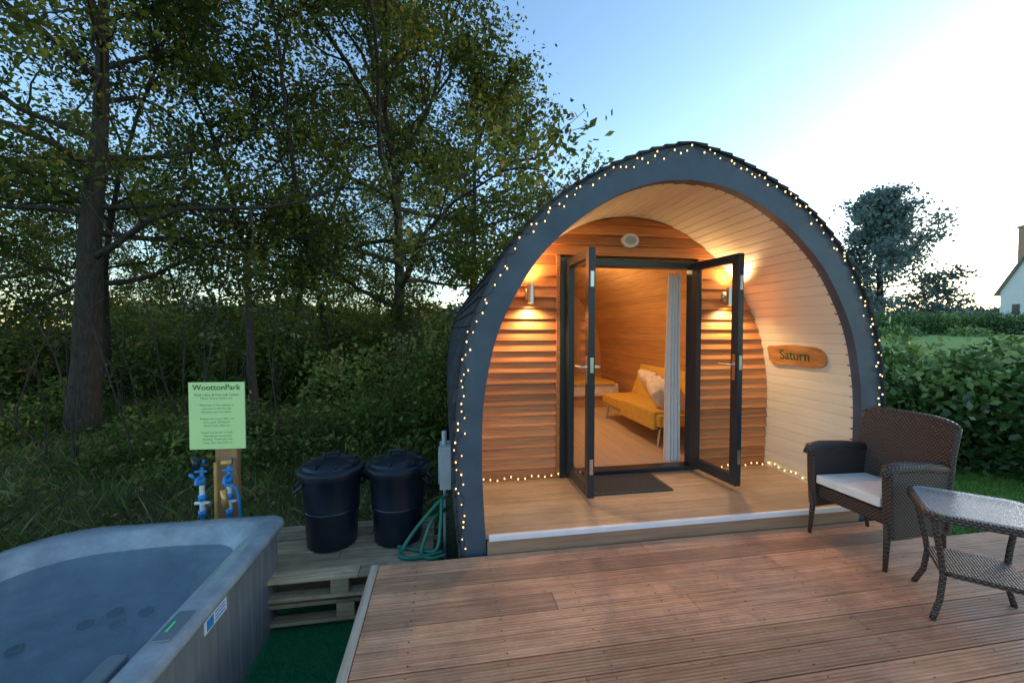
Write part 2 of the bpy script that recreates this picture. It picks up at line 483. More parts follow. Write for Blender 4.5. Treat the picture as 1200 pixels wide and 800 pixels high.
mb = MB(); mb.box(-0.035, 0.05, 3.05, 3.25, 0.30, 0.62); mb.box(-0.045,-0.035,3.07,3.23,0.34,0.58)
mb.tube([(0.0,3.15,0.62),(0.0,3.15,0.72)],0.02,10,cap=True)
mb.tube([(0.0,3.12,0.30),(0.0,3.12,-0.4)],0.012,8)
mb.obj('electrical_box', M_greybox, bevel=0.006)

mb = MB(); mb.box(1.22, 1.93, 3.19, 3.60, ZF+0.001, ZF+0.016)
for i in range(22): mb.box(1.25, 1.90, 3.215+i*0.0165, 3.215+i*0.0165+0.009, ZF+0.016, ZF+0.020)
mb.obj('doormat', M_mat)
mb = MB(); vs = []; NN = 120
for k in range(NN+1):
    u = k/NN; a_ = u*2*math.pi*4
    x0_, x1_ = 2.245+0.155*u, 2.265+0.125*u
    vs += [(x0_, 3.87+0.040*math.sin(a_)+0.012*math.sin(a_*.5+1), ZF+0.02), ((x0_+x1_)/2-0.01, 3.87+0.036*math.sin(a_+.3), 1.1), (x1_, 3.87+0.022*math.sin(a_), 2.06)]
mb.add(vs, [f for i in range(NN) for f in ((3*i,3*i+3,3*i+4,3*i+1),(3*i+1,3*i+4,3*i+5,3*i+2))])
mb.obj('curtain', M_curtain, smooth=True)

def rbox(name, size, loc, rot, bev, mat, parent, puff=0, boxuv=False):
    bm = bmesh.new(); bmesh.ops.create_cube(bm, size=1.0)
    bmesh.ops.subdivide_edges(bm, edges=bm.edges[:], cuts=7, use_grid_fill=True)
    for v in bm.verts:
        c = v.co*2
        if puff:
            k = (1-abs(c.x)**2.5)*(1-abs(c.y)**2.5)
            v.co.z *= (1-puff) + puff*max(0,k)**0.6
        v.co = Vector((v.co.x*size[0], v.co.y*size[1], v.co.z*size[2]))
    me = bpy.data.meshes.new(name); bm.to_mesh(me); bm.free()
    me.materials.append(mat)
    for p in me.polygons: p.use_smooth = True
    if boxuv: box_uv(me)
    o = bpy.data.objects.new(name, me); link(o, parent)
    o.location = loc; o.rotation_euler = rot
    if bev:
        b = o.modifiers.new('b','BEVEL'); b.width = bev; b.segments = 4; b.limit_method='ANGLE'; b.angle_limit = R(50)
    return o
sofa = empty('sofa', (0,0,0))
rbox('seat', (0.66,1.72,0.14), (2.76,5.18,0.43), (0,0,0), 0.045, M_yellow, sofa)
rbox('backrest', (0.14,1.72,0.52), (3.05,5.18,0.68), (0,R(20),0), 0.05, M_yellow, sofa)
rbox('throw_cover', (0.60,0.9,0.03), (2.72,4.85,0.515), (0,0,0), 0.012, M_yellow, sofa)
rbox('drape', (0.03,0.9,0.20), (2.42,4.85,0.42), (0,R(4),0), 0.012, M_yellow, sofa)
mb = MB()
for y in (4.42, 5.95):
    mb.tube([(2.50,y,0.34),(2.47,y,0.12)], 0.016, 8); mb.tube([(3.0,y,0.34),(3.03,y,0.12)], 0.016, 8)
mb.tube([(2.45,4.36,0.345),(2.45,6.0,0.345)], 0.018, 8)
mb.obj('legs', M_steel, sofa, smooth=True)
for i,(x,y,z,rx,ry,rz) in enumerate(((2.74,4.60,0.70,8,58,0.15),(2.80,4.92,0.71,-10,55,-0.2),(2.90,5.35,0.72,5,60,0.15),(2.66,4.74,0.66,40,50,0.3))):
    rbox('cushion', (0.40,0.40,0.20), (x,y,z), (R(rx),R(ry),rz), 0.0, M_cushion, sofa, puff=0.7)
bed = empty('bed', (0,0,0))
rbox('mattress', (1.9,1.1,0.22), (2.1,7.35,0.42), (0,0,0), 0.06, M_cushion, bed)
rbox('blanket', (1.5,1.14,0.05), (2.2,7.33,0.55), (0,0,0), 0.02, M_yellow, bed)
rbox('base', (1.8,1.0,0.2), (2.1,7.36,0.215), (0,0,0), 0.01, M_intw, bed)

pl = empty('name_plaque', (CX+1.452, 3.27, 1.255), 0)
pl.rotation_euler = (0, R(-6), 0)
mb = MB(); N = 60; loop = []
for k in range(N):
    a = 2*math.pi*k/N; c, s_ = math.cos(a), math.sin(a)
    ex = 0.31*math.copysign(abs(c)**0.40, c); ez = 0.096*math.copysign(abs(s_)**0.5, s_)
    ez += 0.006*math.sin(ex*16+1)+0.004*math.sin(ex*37)
    ex += 0.008*math.sin(ez*40+2)
    loop.append((ex, ez))
vs = [(x, -p[0], p[1]) for x in (-0.028, 0.0) for p in loop]
mb.add(vs, [tuple(range(N))[::-1]]+[(k,(k+1)%N,N+(k+1)%N,N+k) for k in range(N)], 0.6)
mb.obj('board', M_plaque, pl, bevel=0.004)
def text(name, s, size, loc, rot, mat, parent, extr=0.001, align='CENTER', sx=1.0, off=0.0):
    c = bpy.data.curves.new(name, 'FONT'); c.body = s; c.size = size; c.extrude = extr; c.align_x = align; c.align_y = 'CENTER'
    c.offset = off
    c.materials.append(mat)
    o = bpy.data.objects.new(name, c); link(o, parent); o.location = loc; o.rotation_euler = rot; o.scale = (sx,1,1)
    return o
text('lettering', 'Saturn', 0.125, (-0.030, 0, 0), (R(90), 0, R(-90)), M_ink, pl, off=0.0015)

sl = empty('string_lights')
mbw = MB(); mbb = MB()
def bulb(p, r=0.0085):
    vs = []; fs = []
    for i in range(5):
        ph = math.pi*i/4
        for k in range(6):
            a = 2*math.pi*k/6
            vs.append((p[0]+r*math.sin(ph)*math.cos(a), p[1]+r*math.sin(ph)*math.sin(a), p[2]+r*1.4*math.cos(ph)))
    for i in range(4):
        for k in range(6):
            k2=(k+1)%6; fs.append((i*6+k,i*6+k2,(i+1)*6+k2,(i+1)*6+k))
    mbb.add(vs, fs)
NBU = 165
P, L = resample(full(outer_h[24:]), NBU)
pts = []
for k in range(NBU):
    q = P[k]; c = np.array([0, 1.0]); d = q-c; d /= np.linalg.norm(d)
    s = q - d*(0.028+0.020*math.sin(k*1.9)+0.010*math.sin(k*.37)+random.uniform(-.014,.014))
    p = (CX+s[0], 2.688, s[1]+random.uniform(-.010,.010)); pts.append(p)
    if random.random() < 0.84: bulb((p[0]+random.uniform(-.016,.016), 2.675, p[2]+random.uniform(-.020,.014)), random.uniform(.0036,.0058))
mbw.tube(pts, 0.0022, 4)
for a, c_ , nn in (((0.28,3.60,0.14),(1.03,3.60,0.15),12), ((2.50,3.60,0.14),(3.20,3.58,0.15),11), ((3.20,3.58,0.15),(3.19,2.80,0.15),12)):
    pts = []
    for k in range(nn+1):
        u = k/nn; p = [a[i]*(1-u)+c_[i]*u for i in range(3)]
        p[2] += 0.012*math.sin(k*1.7)+0.01; p[1] += random.uniform(-.012,.008); pts.append(p)
        bulb(p, 0.0065)
    mbw.tube(pts, 0.0022, 4)
mbw.obj('wire', M_wire, sl); mbb.obj('bulbs', M_bulb, sl, smooth=True)

# ------------------------------------------------------------------ deck
deck = empty('wooden_deck')
mb = MB()
def board(x0, x1, y0, w, t, ztop=0.0):
    prof = [(y0, ztop-0.028), (y0, ztop-0.003), (y0+0.002, ztop)]
    ng = 7; pitch = (w-0.012)/ng
    for g in range(ng):
        s = y0+0.006+g*pitch
        prof += [(s+0.001, ztop), (s+0.003, ztop-0.0035), (s+pitch*0.42, ztop-0.0035), (s+pitch*0.42+0.002, ztop)]
    prof += [(y0+w-0.002, ztop), (y0+w, ztop-0.003), (y0+w, ztop-0.028)]
    vs = [(x, p[0], p[1]) for p in prof for x in (x0, x1)]
    nP = len(prof)
    mb.add(vs, [(2*i,2*i+1,2*i+3,2*i+2) for i in range(nP-1)]+[tuple(range(0,2*nP,2)), tuple(range(1,2*nP,2))[::-1]], t)
yy = 2.655; i = 0
while yy > -1.6:
    y0 = yy-0.137
    xe = 3.46 if y0 > 2.25 else 5.4
    cuts = [-0.41] + ([[1.35],[3.3],[2.1],[0.6,4.2]][i % 4]) + [xe]
    cuts = [c for c in cuts if c <= xe]
    for a, c in zip(cuts[:-1], cuts[1:]):
        if c-a > 0.05: board(a, c-0.004, y0, 0.137, random.random(), random.uniform(-.0012,.0012))
    yy -= 0.144; i += 1
mb.obj('deck_boards', M_deck, deck)
mb = MB()
mb.box(-0.46,-0.415,-1.6,2.66,-0.14,0.004)
mb.box(-0.455,-0.43,-1.6,2.66,-0.42,-0.145,0.1)
mb.obj('deck_edge_trim', M_decktrim, deck, bevel=0.003)
mb = MB()
mb.box(-0.44,3.46,2.63,2.66,-0.42,-0.03); mb.box(3.40,3.46,2.3,2.66,-.42,-.03); mb.box(3.46,5.4,2.20,2.24,-0.42,-0.03); mb.box(5.37,5.4,-1.6,2.24,-.42,-.03)
for x in np.arange(-0.2,5.3,0.45): mb.box(x,x+0.045,-1.6,2.22,-0.2,-0.03)
mb.obj('deck_joists', M_fascia2, deck)
mb = MB(); y0 = 2.655-0.137
while y0 > 0.8:
    for x in np.arange(-0.17,5.2,0.45):
        if x > 3.4 and y0 > 2.25: continue
        for q in (0.03,0.108): mb.lathe([(0.0036,0.0005),(0.0036,0.0016),(0.0,0.0016)], (x+random.uniform(-.004,.004), y0+q, 0.0), 8)
    y0 -= 0.144
mb.obj('deck_screws', M_dark, deck)

pal = empty('pallet_platform')
mb = MB()
for lvl, (zt, xo, yo) in enumerate(((-0.068, 0, 0), (-0.235, 0.03, 0.02))):
    y = 2.70+yo
    while y < 3.43:
        w = random.uniform(0.09,0.105)
        sp_ = random.choice([-0.72,-0.55,-0.9])
        for xa, xb in ((-1.28, sp_), (sp_+0.006, -0.08)):
            mb.box(xa+xo+random.uniform(-.008,.0), xb+xo, y, y+w, zt-0.022, zt+random.uniform(-.005,.003))
        y += w+random.uniform(.006,.016)
    for x in (-1.25, -0.72, -0.2):
        for yb in (2.71, 3.05, 3.33): mb.box(x+xo, x+xo+0.11, yb+yo, yb+yo+0.09, zt-0.12, zt-0.0225)
    for yb in (2.705, 3.05, 3.34): mb.box(-1.27+xo,-0.1+xo,yb+yo,yb+yo+.085,zt-0.142,zt-0.1205)
mb.obj('pallet_boards', M_pallet, pal, bevel=0.003)

def bin_(cx, cy, rz):
    e = empty('dustbin', (cx, cy, -0.064), rz)
    mb = MB()
    mb.lathe([(0.0,0),(0.165,0),(0.172,0.01),(0.185,0.25),(0.190,0.252),(0.190,0.268),(0.187,0.27),(0.205,0.50),(0.222,0.505),(0.224,0.53),(0.20,0.532)], (0,0,0), 40)
    for a in (0, math.pi):
        c, s = math.cos(a), math.sin(a)
        mb.tube([(c*0.20+(-s)*0.06, s*0.20+c*0.06, 0.47),(c*0.25+(-s)*0.055, s*0.25+c*0.055, 0.43),(c*0.25-(-s)*0.055, s*0.25-c*0.055, 0.43),(c*0.20-(-s)*0.06, s*0.20-c*0.06, 0.47)], 0.012, 8)
    mb.obj('bin_body', M_bin, e, smooth=True, bevel=0.003)
    mb = MB()
    mb.lathe([(0.232,0.525),(0.236,0.53),(0.236,0.555),(0.226,0.565),(0.20,0.572),(0.188,0.59),(0.12,0.618),(0.05,0.63),(0.0,0.632)], (0,0,0), 40)
    mb.tube([(-0.055,0,0.62),(-0.05,0,0.655),(0.05,0,0.655),(0.055,0,0.62)], 0.011, 8)
    for a in np.arange(0, 2*math.pi, math.pi/4):
        mb.box(0.07, 0.185, -0.008, 0.008, 0.592, 0.612, M=Matrix.Rotation(a,4,'Z'))
    mb.obj('bin_lid', M_bin, e, smooth=True, bevel=0.003)
bin_(-0.815, 3.15, 0.4); bin_(-0.345, 3.14, -0.2)
mb = MB()
def smooth_pts(P, n=10):
    P = [np.array(p, float) for p in P]; Q = [2*P[0]-P[1]]+P+[2*P[-1]-P[-2]]; out=[]
    for i in range(1,len(Q)-2):
        for k in range(n):
            t=k/n; out.append(0.5*((2*Q[i])+(-Q[i-1]+Q[i+1])*t+(2*Q[i-1]-5*Q[i]+4*Q[i+1]-Q[i+2])*t*t+(-Q[i-1]+3*Q[i]-3*Q[i+1]+Q[i+2])*t**3))
    out.append(P[-1]); return out
mb.tube(smooth_pts([(0.02,3.05,0.27),(-0.06,3.0,0.22),(-0.2,2.95,0.08),(-0.29,2.9,-0.03),(-0.30,2.84,-0.052),(-0.2,2.8,-0.052),(-0.02,2.85,-0.05)]), 0.014, 8)
mb.tube(smooth_pts([(0.03,3.1,0.15),(-0.08,2.95,0.14),(-0.13,2.9,0.05),(-0.16,2.86,-0.05),(-0.1,2.78,-0.052),(0.0,2.8,-0.05)]), 0.014, 8)
mb.tube(smooth_pts([(-0.02,3.0,0.25),(-0.03,2.9,0.1),(-0.06,2.84,-0.03),(-0.18,2.9,-0.052),(-0.33,2.97,-0.052)]), 0.014, 8)
mb.obj('garden_hose', M_hose, smooth=True)

# ------------------------------------------------------------------ info sign and taps
sg = empty('information_sign', (-1.70, 3.42, 0))
sg.rotation_euler = (0,0,R(-4))
mb = MB(); mb.box(-0.03,0.13,0.012,0.06,-0.42,0.85); mb.obj('post', M_post, sg, bevel=0.004)
mb = MB(); mb.box(-0.20,0.20,-0.004,0.006,0.585,1.095); mb.obj('board', M_signp, sg, bevel=0.001)
text('heading', 'WoottonPark', 0.060, (0,-0.006,1.055), (R(90),0,0), M_ink, sg, 0.0005)
lines = ["Pod rules & hot tub notes", "Please shower before use", "", "Maximum of four people at", "any time in the hot tub.", "No glass near the water.", "", "Replace the cover after use", "and switch off the jets.", "Quiet hours after ten.", "", "Check out by ten o'clock.", "Taps below are not for", "drinking. Thank you and", "enjoy your stay with us."]
for i, s in enumerate(lines):
    if s: text('line', s, 0.022 if i else 0.03, (0,-0.0055,1.0-i*0.026), (R(90),0,0), M_ink, sg, 0.0, off=-0.0003)
tp = empty('water_taps', (-1.70, 3.36, 0))
mb = MB()
for x in (-0.085, 0.10):
    mb.tube([(x,0,-0.42),(x,0,0.12)], 0.014, 10, mi=0)
    mb.tube([(x,0,0.12),(x,0,0.36)], 0.018, 10, mi=2)
    mb.tube([(x,0,0.36),(x,0,0.47),(x,0.04,0.51)], 0.014, 10, mi=0)
    for z0 in (0.10,0.22,0.34): mb.tube([(x,0,z0),(x,0,z0+0.045)], 0.026, 12, mi=0, cap=True)
    mb.tube([(x,0,0.40),(x,-0.06,0.40),(x,-0.075,0.36)], 0.013, 8, mi=0)
    mb.tube([(x-0.04,-0.01,0.44),(x+0.04,-0.01,0.44)], 0.010, 8, mi=0, cap=True)
    mb.tube([(x-0.05,0,0.20),(x+0.05,0,0.20)], 0.012, 8, mi=2, cap=True)
mb.tube([(0.01,0,-0.42),(0.01,0,0.50)], 0.014, 8, mi=1)
mb.tube([(0.07,-0.03,0.30),(0.09,-0.03,0.16)], 0.02, 8, mi=1, cap=True)
mb.tube([(0.06,-0.02,0.5),(0.13,-0.02,0.5)], 0.02, 8, mi=1, cap=True)
mb.tube([(-0.14,-0.01,0.5),(-0.03,-0.01,0.48)], 0.012, 8, mi=3, cap=True)
mb.tube([(-0.11,-0.03,0.46),(-0.11,-0.03,0.55)], 0.022, 10, mi=3, cap=True)
mb.tube([(-0.12,-0.03,0.40),(-0.15,-0.03,0.43)], 0.012, 10, mi=0, cap=True)
mb.tube(smooth_pts([(0.10,-0.08,0.36),(0.18,-0.06,0.3),(0.18,-0.02,0.05),(0.13,0.0,-0.2)]), 0.010, 8, mi=0)
mb.obj('pipework', [M_blue, M_orange, M_white, M_dark], tp, smooth=True)

# ------------------------------------------------------------------ hot tub
tub = empty('hot_tub')
TX0, TX1, TY0, TY1, TZ0, TZ1 = -2.50, -1.055, 1.0, 2.96, -0.41, 0.25
def rrect(x0,x1,y0,y1,r,n=12, ns=24, rl=None):
    rl = rl if rl is not None else r
    out = []
    cs = [((x1-r, y0+r), -90, r), ((x1-r, y1-r), 0, r), ((x0+rl, y1-rl), 90, rl), ((x0+rl, y0+rl), 180, rl)]
    for ci in range(4):
        (c, a0, rr) = cs[ci]
        for k in range(n+1):
            a = R(a0+90*k/n); out.append((c[0]+rr*math.cos(a), c[1]+rr*math.sin(a)))
        (c2, a2, r2) = cs[(ci+1)%4]
        e = out[-1]; s = (c2[0]+r2*math.cos(R(a2)), c2[1]+r2*math.sin(R(a2)))
        for k in range(1, ns): u=k/ns; out.append((e[0]*(1-u)+s[0]*u, e[1]*(1-u)+s[1]*u))
    return out
def loft(mb, loops, cap=False):
    n = len(loops[0]); vs = [p for l in loops for p in l]; fs = []
    for i in range(len(loops)-1):
        for k in range(n):
            k2=(k+1)%n; fs.append((i*n+k,i*n+k2,(i+1)*n+k2,(i+1)*n+k))
    if cap: fs.append(tuple((len(loops)-1)*n+k for k in range(n)))
    mb.add(vs, fs)
base = rrect(TX0+0.03, TX1-0.03, TY0+0.03, TY1-0.03, 0.08, 14, 150, 0.38)
per = [0]
for a, c in zip(base, base[1:]): per.append(per[-1]+math.dist(a,c))
cxm, cym = (TX0+TX1)/2, (TY0+TY1)/2
def gro(p, s):
    ph = (s % 0.125)
    o = 0.012 if ph < 0.014 else 0.0
    d = math.hypot(p[0]-cxm, p[1]-cym); return (p[0]-(p[0]-cxm)/d*o, p[1]-(p[1]-cym)/d*o)
g = [gro(p, s) for p, s in zip(base, per)]
mb = MB(); loft(mb, [[(p[0],p[1],z) for p in g] for z in (TZ0, TZ1-0.05)])
mb.obj('skirt', m_wood('tub_skirt_panel', (0.15,0.148,0.15),(0.235,0.232,0.235),(8,8,0.6),0.5,0.0,0.15,4), tub)
m, nt, b = nmat('tub_acrylic')
f = noise(nt, 5, 8, rough=0.7)
nt.links.new(ramp(nt, f, [(0.3,(0.19,0.22,0.255)),(0.5,(0.29,0.33,0.365)),(0.7,(0.42,0.46,0.495))]), b.inputs['Base Color'])
b.inputs['Roughness'].default_value = 0.2
M_acr = m
def loopoff(off, z, lob=0.0, r=0.12):
    L = rrect(TX0+off, TX1-off, TY0+off*1.0, TY1-off, max(0.06, r), 14, 24, max(0.1, 0.40-off*0.4))
    out = []
    for k, p in enumerate(L):
        a = math.atan2(p[1]-cym, p[0]-cxm)
        q = 1 - lob*(0.5+0.5*math.cos(a*6+0.6))
        out.append((cxm+(p[0]-cxm)*q, cym+(p[1]-cym)*q, z))
    return out
mb = MB()
loft(mb, [loopoff(0.02,TZ1-0.065,0,.09),loopoff(0.0,TZ1-0.055,0,.09),loopoff(-0.005,TZ1-0.035,0,.09),loopoff(0.0,TZ1-0.012,0,.09),loopoff(0.018,TZ1,0,.09),loopoff(0.10,TZ1+0.004,0,.11),loopoff(0.125,TZ1-0.004,0,.13),
          loopoff(0.14,TZ1-0.03,0.01,0.16),loopoff(0.155,TZ1-0.08,0.03,0.2),loopoff(0.175,TZ1-0.14,0.05,0.22),loopoff(0.20,TZ1-0.25,0.06,0.24),loopoff(0.30,TZ1-0.30,0.08,0.26),loopoff(0.42,TZ1-0.31,0.12,0.3),
          loopoff(0.46,TZ1-0.40,0.10,0.3),loopoff(0.48,TZ1-0.60,0.05,0.25)], cap=True)
mb.obj('acrylic_shell', M_acr, tub, smooth=True)
m, nt, b = nmat('tub_water')
b.inputs['Base Color'].default_value = (0.20,0.27,0.33,1); b.inputs['Roughness'].default_value = 0.12
b.inputs['IOR'].default_value = 1.33
bump(nt, b, noise(nt, 6, 4), 0.3, 0.03)
tr = nt.nodes.new('ShaderNodeBsdfTransparent'); tr.inputs[0].default_value = (0.78,0.88,0.92,1)
mx = nt.nodes.new('ShaderNodeMixShader')
mf = ramp_f(nt, noise(nt, 2.0, 5), 0.3, 0.75)
nt.links.new(math_n(nt,'ADD', math_n(nt,'MULTIPLY', mf, 0.4), 0.25), mx.inputs[0])
nt.links.new(tr.outputs[0], mx.inputs[1]); nt.links.new(b.outputs[0], mx.inputs[2])
nt.links.new(mx.outputs[0], nt.nodes['Material Output'].inputs[0])
mb = MB(); L = loopoff(0.160, TZ1-0.09, 0.035, 0.20); mb.add(L, [tuple(range(len(L)))])
mb.obj('water', m, tub)
rbox('headrest', (0.26,0.07,0.07), (-1.255,1.66,TZ1-0.05), (0,0,R(90)), 0.03, m_plain('headrest_foam',(0.16,0.19,0.21),0.6), tub)
mb = MB()
for (x,y) in ((-1.62,2.50),(-1.78,2.52),(-1.70,2.42),(-1.86,2.44),(-2.05,2.3),(-2.1,2.15),(-1.45,2.1),(-1.43,1.95)):
    mb.lathe([(0.035,0),(0.035,0.012),(0.02,0.014),(0.018,0.006),(0,0.006)], (x,y,TZ1-0.305), 16)
mb.obj('jets', M_dark, tub, smooth=True)
mb = MB(); mb.box(-1.155,-1.085,1.80,1.98,TZ1+0.002,TZ1+0.010); mb.obj('control_panel', m_plain('panel_gloss',(0.16,0.19,0.21),0.15), tub, bevel=0.003)
mb = MB(); mb.box(-1.133,-1.125,1.85,1.91,TZ1+0.0105,TZ1+0.0125); mb.obj('control_display', m_plain('green_led',(0.05,0.5,0.2),0.3,emit=(0.05,0.8,0.25),es=0.2), tub)
mb = MB(); mb.box(TX1-0.030,TX1-0.0255,2.03,2.22,0.10,0.165,mi=0); mb.box(TX1-0.0255,TX1-0.0235,2.045,2.10,0.108,0.157,mi=1)
for k in range(3): mb.box(TX1-0.0255,TX1-0.0235,2.115,2.20,0.113+k*0.017,0.119+k*0.017,mi=1)
mb.obj('maker_badge', [M_white, M_blue], tub)

rng = np.random.default_rng(3)
mb = MB(); mb.box(-1.7,-0.462,0.6,3.3,-0.43,-0.412)
m, nt, b = nmat('artificial_turf')
nt.links.new(ramp(nt, noise(nt,60,4), [(0.3,(0.008,0.17,0.065)),(0.7,(0.03,0.32,0.12))]), b.inputs['Base Color']); b.inputs['Roughness'].default_value=0.8
bump(nt, b, noise(nt,150,3), 1.0, 0.02)
t = mb.obj('artificial_turf', m)
def blades(name, X, Y, Z, h, w, mat, rng, parent=None, lean=0.5):
    N = len(X); P = np.stack([X,Y,Z],1)
    a = rng.random(N)*2*np.pi; side = np.stack([np.cos(a),np.sin(a),np.zeros(N)],1)*w[:,None]*0.5
    ln = rng.normal(size=(N,3))*lean; ln[:,2]=1; ln/=np.linalg.norm(ln,axis=1,keepdims=True)
    T = P+ln*h[:,None]; Mi = P+ln*h[:,None]*0.55; Mi[:,2]+= h*0.08
    V = np.stack([P-side, P+side, Mi+side*0.8*1.0, T],1)
    me = quads_mesh(name, V, rng.random(N), mat)
    o = bpy.data.objects.new(name, me); return link(o, parent)
N = 30000
X = rng.uniform(-1.06,-0.465,N); Y = rng.uniform(1.2,2.75,N)
blades('turf_pile', X, Y, np.full(N,-0.413), rng.uniform(.008,.018,N), np.full(N,.003),
       m_leaf('turf_blade', [(0,(0.008,0.18,0.07)),(1,(0.03,0.38,0.15))],0.1), rng, t)

# ------------------------------------------------------------------ rattan chair (faces -X)
ch = empty('rattan_armchair', (2.94, 2.34, 0), R(3)); ch.scale = (0.95,0.90,1)
mb = MB()
mb.box(-0.25,0.22,-0.25,0.25,0.27,0.36)
mb.obj('seat_base', M_weave, ch, boxuv=True, bevel=0.012)
for s in (-1,1):
    mb = MB()
    prof = [(-0.27,0.20),(-0.29,0.40),(-0.30,0.60),(-0.28,0.628),(-0.22,0.635),(0.0,0.62),(0.20,0.60),(0.24,0.60),(0.24,0.20)]
    y0, y1 = s*0.245, s*0.315
    vs = [(p[0],y,p[1]) for y in (y0,y1) for p in prof]; n_=len(prof)
    mb.add(vs, [tuple(range(n_)), tuple(range(n_,2*n_))[::-1]]+[(k,n_+k,n_+(k+1)%n_,(k+1)%n_) for k in range(n_)])
    o = mb.obj('arm_panel', M_weave, ch, boxuv=True)
    bm = bmesh.new(); bm.from_mesh(o.data); bmesh.ops.recalc_face_normals(bm, faces=bm.faces); bm.to_mesh(o.data); bm.free()
    b_ = o.modifiers.new('b','BEVEL'); b_.width=0.016; b_.segments=3
    mb = MB()
    mb.tube([(-0.31,s*0.283,0.585),(-0.29,s*0.283,0.628),(-0.2,s*0.283,0.638),(0.0,s*0.283,0.628),(0.24,s*0.283,0.60)], 0.040, 10, cap=True)
    mb.tube([(-0.285,s*0.28,0.0),(-0.268,s*0.275,0.2),(-0.275,s*0.275,0.30)], [0.013,0.020,0.02], 8, cap=True)
    mb.tube([(0.26,s*0.26,0.0),(0.23,s*0.265,0.2),(0.22,s*0.265,0.3)], [0.013,0.020,0.02], 8, cap=True)
    mb.obj('arm_roll_and_legs', M_weave, ch, smooth=True, boxuv=True)
mb = MB(); NB=14; vs=[]
BK = ((0.22,0.22),(0.45,0.235),(0.70,0.27),(0.85,0.30),(0.90,0.312))
for sgn_ in (-0.02, 0.02):
    for k in range(NB+1):
        u = -1+2*k/NB; y = u*0.305
        for (zz, xx) in BK:
            vs.append((xx-0.035*u*u+sgn_, y, zz*(1-0.035*abs(u)**4*(zz>0.8))))
o2 = (NB+1)*5; fs=[]
for k in range(NB):
    for j in range(4):
        a=k*5+j; fs.append((a,a+1,a+6,a+5)); fs.append((o2+a,o2+a+5,o2+a+6,o2+a+1))
    fs.append((k*5+4,o2+k*5+4,o2+k*5+9,k*5+9)); fs.append((k*5,k*5+5,o2+k*5+5,o2+k*5))
for j in range(4):
    fs.append((j,o2+j,o2+j+1,j+1)); a=NB*5+j; fs.append((a,a+1,o2+a+1,o2+a))
mb.add(vs, fs); mb.obj('backrest', M_weave, ch, boxuv=True, smooth=False)
mb = MB(); mb.tube([(0.312-0.035*u*u, u*0.305, 0.90*(1-0.035*abs(u)**4)) for u in np.linspace(-1,1,13)], 0.022, 10, cap=True)
for s in (-1,1): mb.tube([(xx-0.035, s*0.305, zz*(1-0.035*(zz>.8))) for zz,xx in BK], 0.022, 10, cap=True)
mb.obj('back_rim', M_weave, ch, boxuv=True, smooth=True)
rbox('seat_cushion', (0.47,0.47,0.085), (-0.05,0,0.405), (0,R(2),0), 0.03, m_plain('seat_cushion_fabric',(0.80,0.76,0.69),0.9,var=0.10,vs=9,bmp=0.3), ch, puff=0.3)

# ------------------------------------------------------------------ rattan side table
tb = empty('rattan_side_table', (2.76, 1.69, 0), R(46))
def rsq(h, r, n=8): return rrect(-h,h,-h,h,r,n,6)
mb = MB(); A = rsq(0.245,0.085); B = rsq(0.205,0.05)
loft(mb, [[(p[0],p[1],0.530) for p in A],[(p[0],p[1],0.555) for p in A],[(p[0],p[1],0.562) for p in rsq(0.237,0.08)],[(p[0],p[1],0.562) for p in B],[(p[0],p[1],0.535) for p in B]])
loft(mb, [[(p[0],p[1],0.530) for p in A],[(p[0],p[1],0.535) for p in B]])
mb.obj('top_rim', M_weave, tb, boxuv=True)
mb = MB(); mb.box(-0.204,0.204,-0.204,0.204,0.545,0.548); mb.obj('top_weave', M_weave, tb, boxuv=True)
m, nt, b = nmat('table_glass'); b.inputs['Base Color'].default_value=(0.55,0.59,0.62,1); b.inputs['Roughness'].default_value=0.10; b.inputs['Alpha'].default_value=0.45
bump(nt,b,noise(nt,90,2),0.4,0.004)
mb = MB(); L_=rsq(0.222,0.07); loft(mb,[[(p[0],p[1],0.564) for p in L_],[(p[0],p[1],0.570) for p in L_]],cap=True); mb.obj('glass_top', m, tb)
mb = MB(); A = rsq(0.160,0.05); loft(mb, [[(p[0],p[1],0.225) for p in A],[(p[0],p[1],0.25) for p in A]], cap=True); mb.obj('lower_shelf', M_weave, tb, boxuv=True)
mb = MB()
for sx in (-1,1):
    for sy in (-1,1):
        pr = [(0.205,0.54),(0.19,0.45),(0.165,0.32),(0.153,0.22),(0.165,0.10),(0.188,0.03),(0.198,0.0)]
        mb.tube([(sx*r, sy*r, z) for r, z in pr], 0.014, 8, cap=True)
mb.obj('legs', M_weave, tb, boxuv=True, smooth=True)

# ------------------------------------------------------------------ vegetation
OAK = [(0,(0.055,0.075,0.018)),(0.5,(0.115,0.15,0.032)),(0.78,(0.20,0.215,0.045)),(0.90,(0.36,0.24,0.05)),(1,(0.46,0.21,0.055))]
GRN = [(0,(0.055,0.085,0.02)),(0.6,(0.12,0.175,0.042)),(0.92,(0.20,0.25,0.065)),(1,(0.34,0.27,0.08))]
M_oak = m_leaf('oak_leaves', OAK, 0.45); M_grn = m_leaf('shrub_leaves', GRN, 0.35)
M_laurel = m_leaf('laurel_leaves', [(0,(0.035,0.085,0.025)),(0.7,(0.11,0.205,0.05)),(1,(0.30,0.40,0.12))], 0.2, 0.05, 0.35)
M_cedar = m_leaf('conifer_needles', [(0,(0.12,0.17,0.17)),(1,(0.25,0.32,0.30))], 0.35)

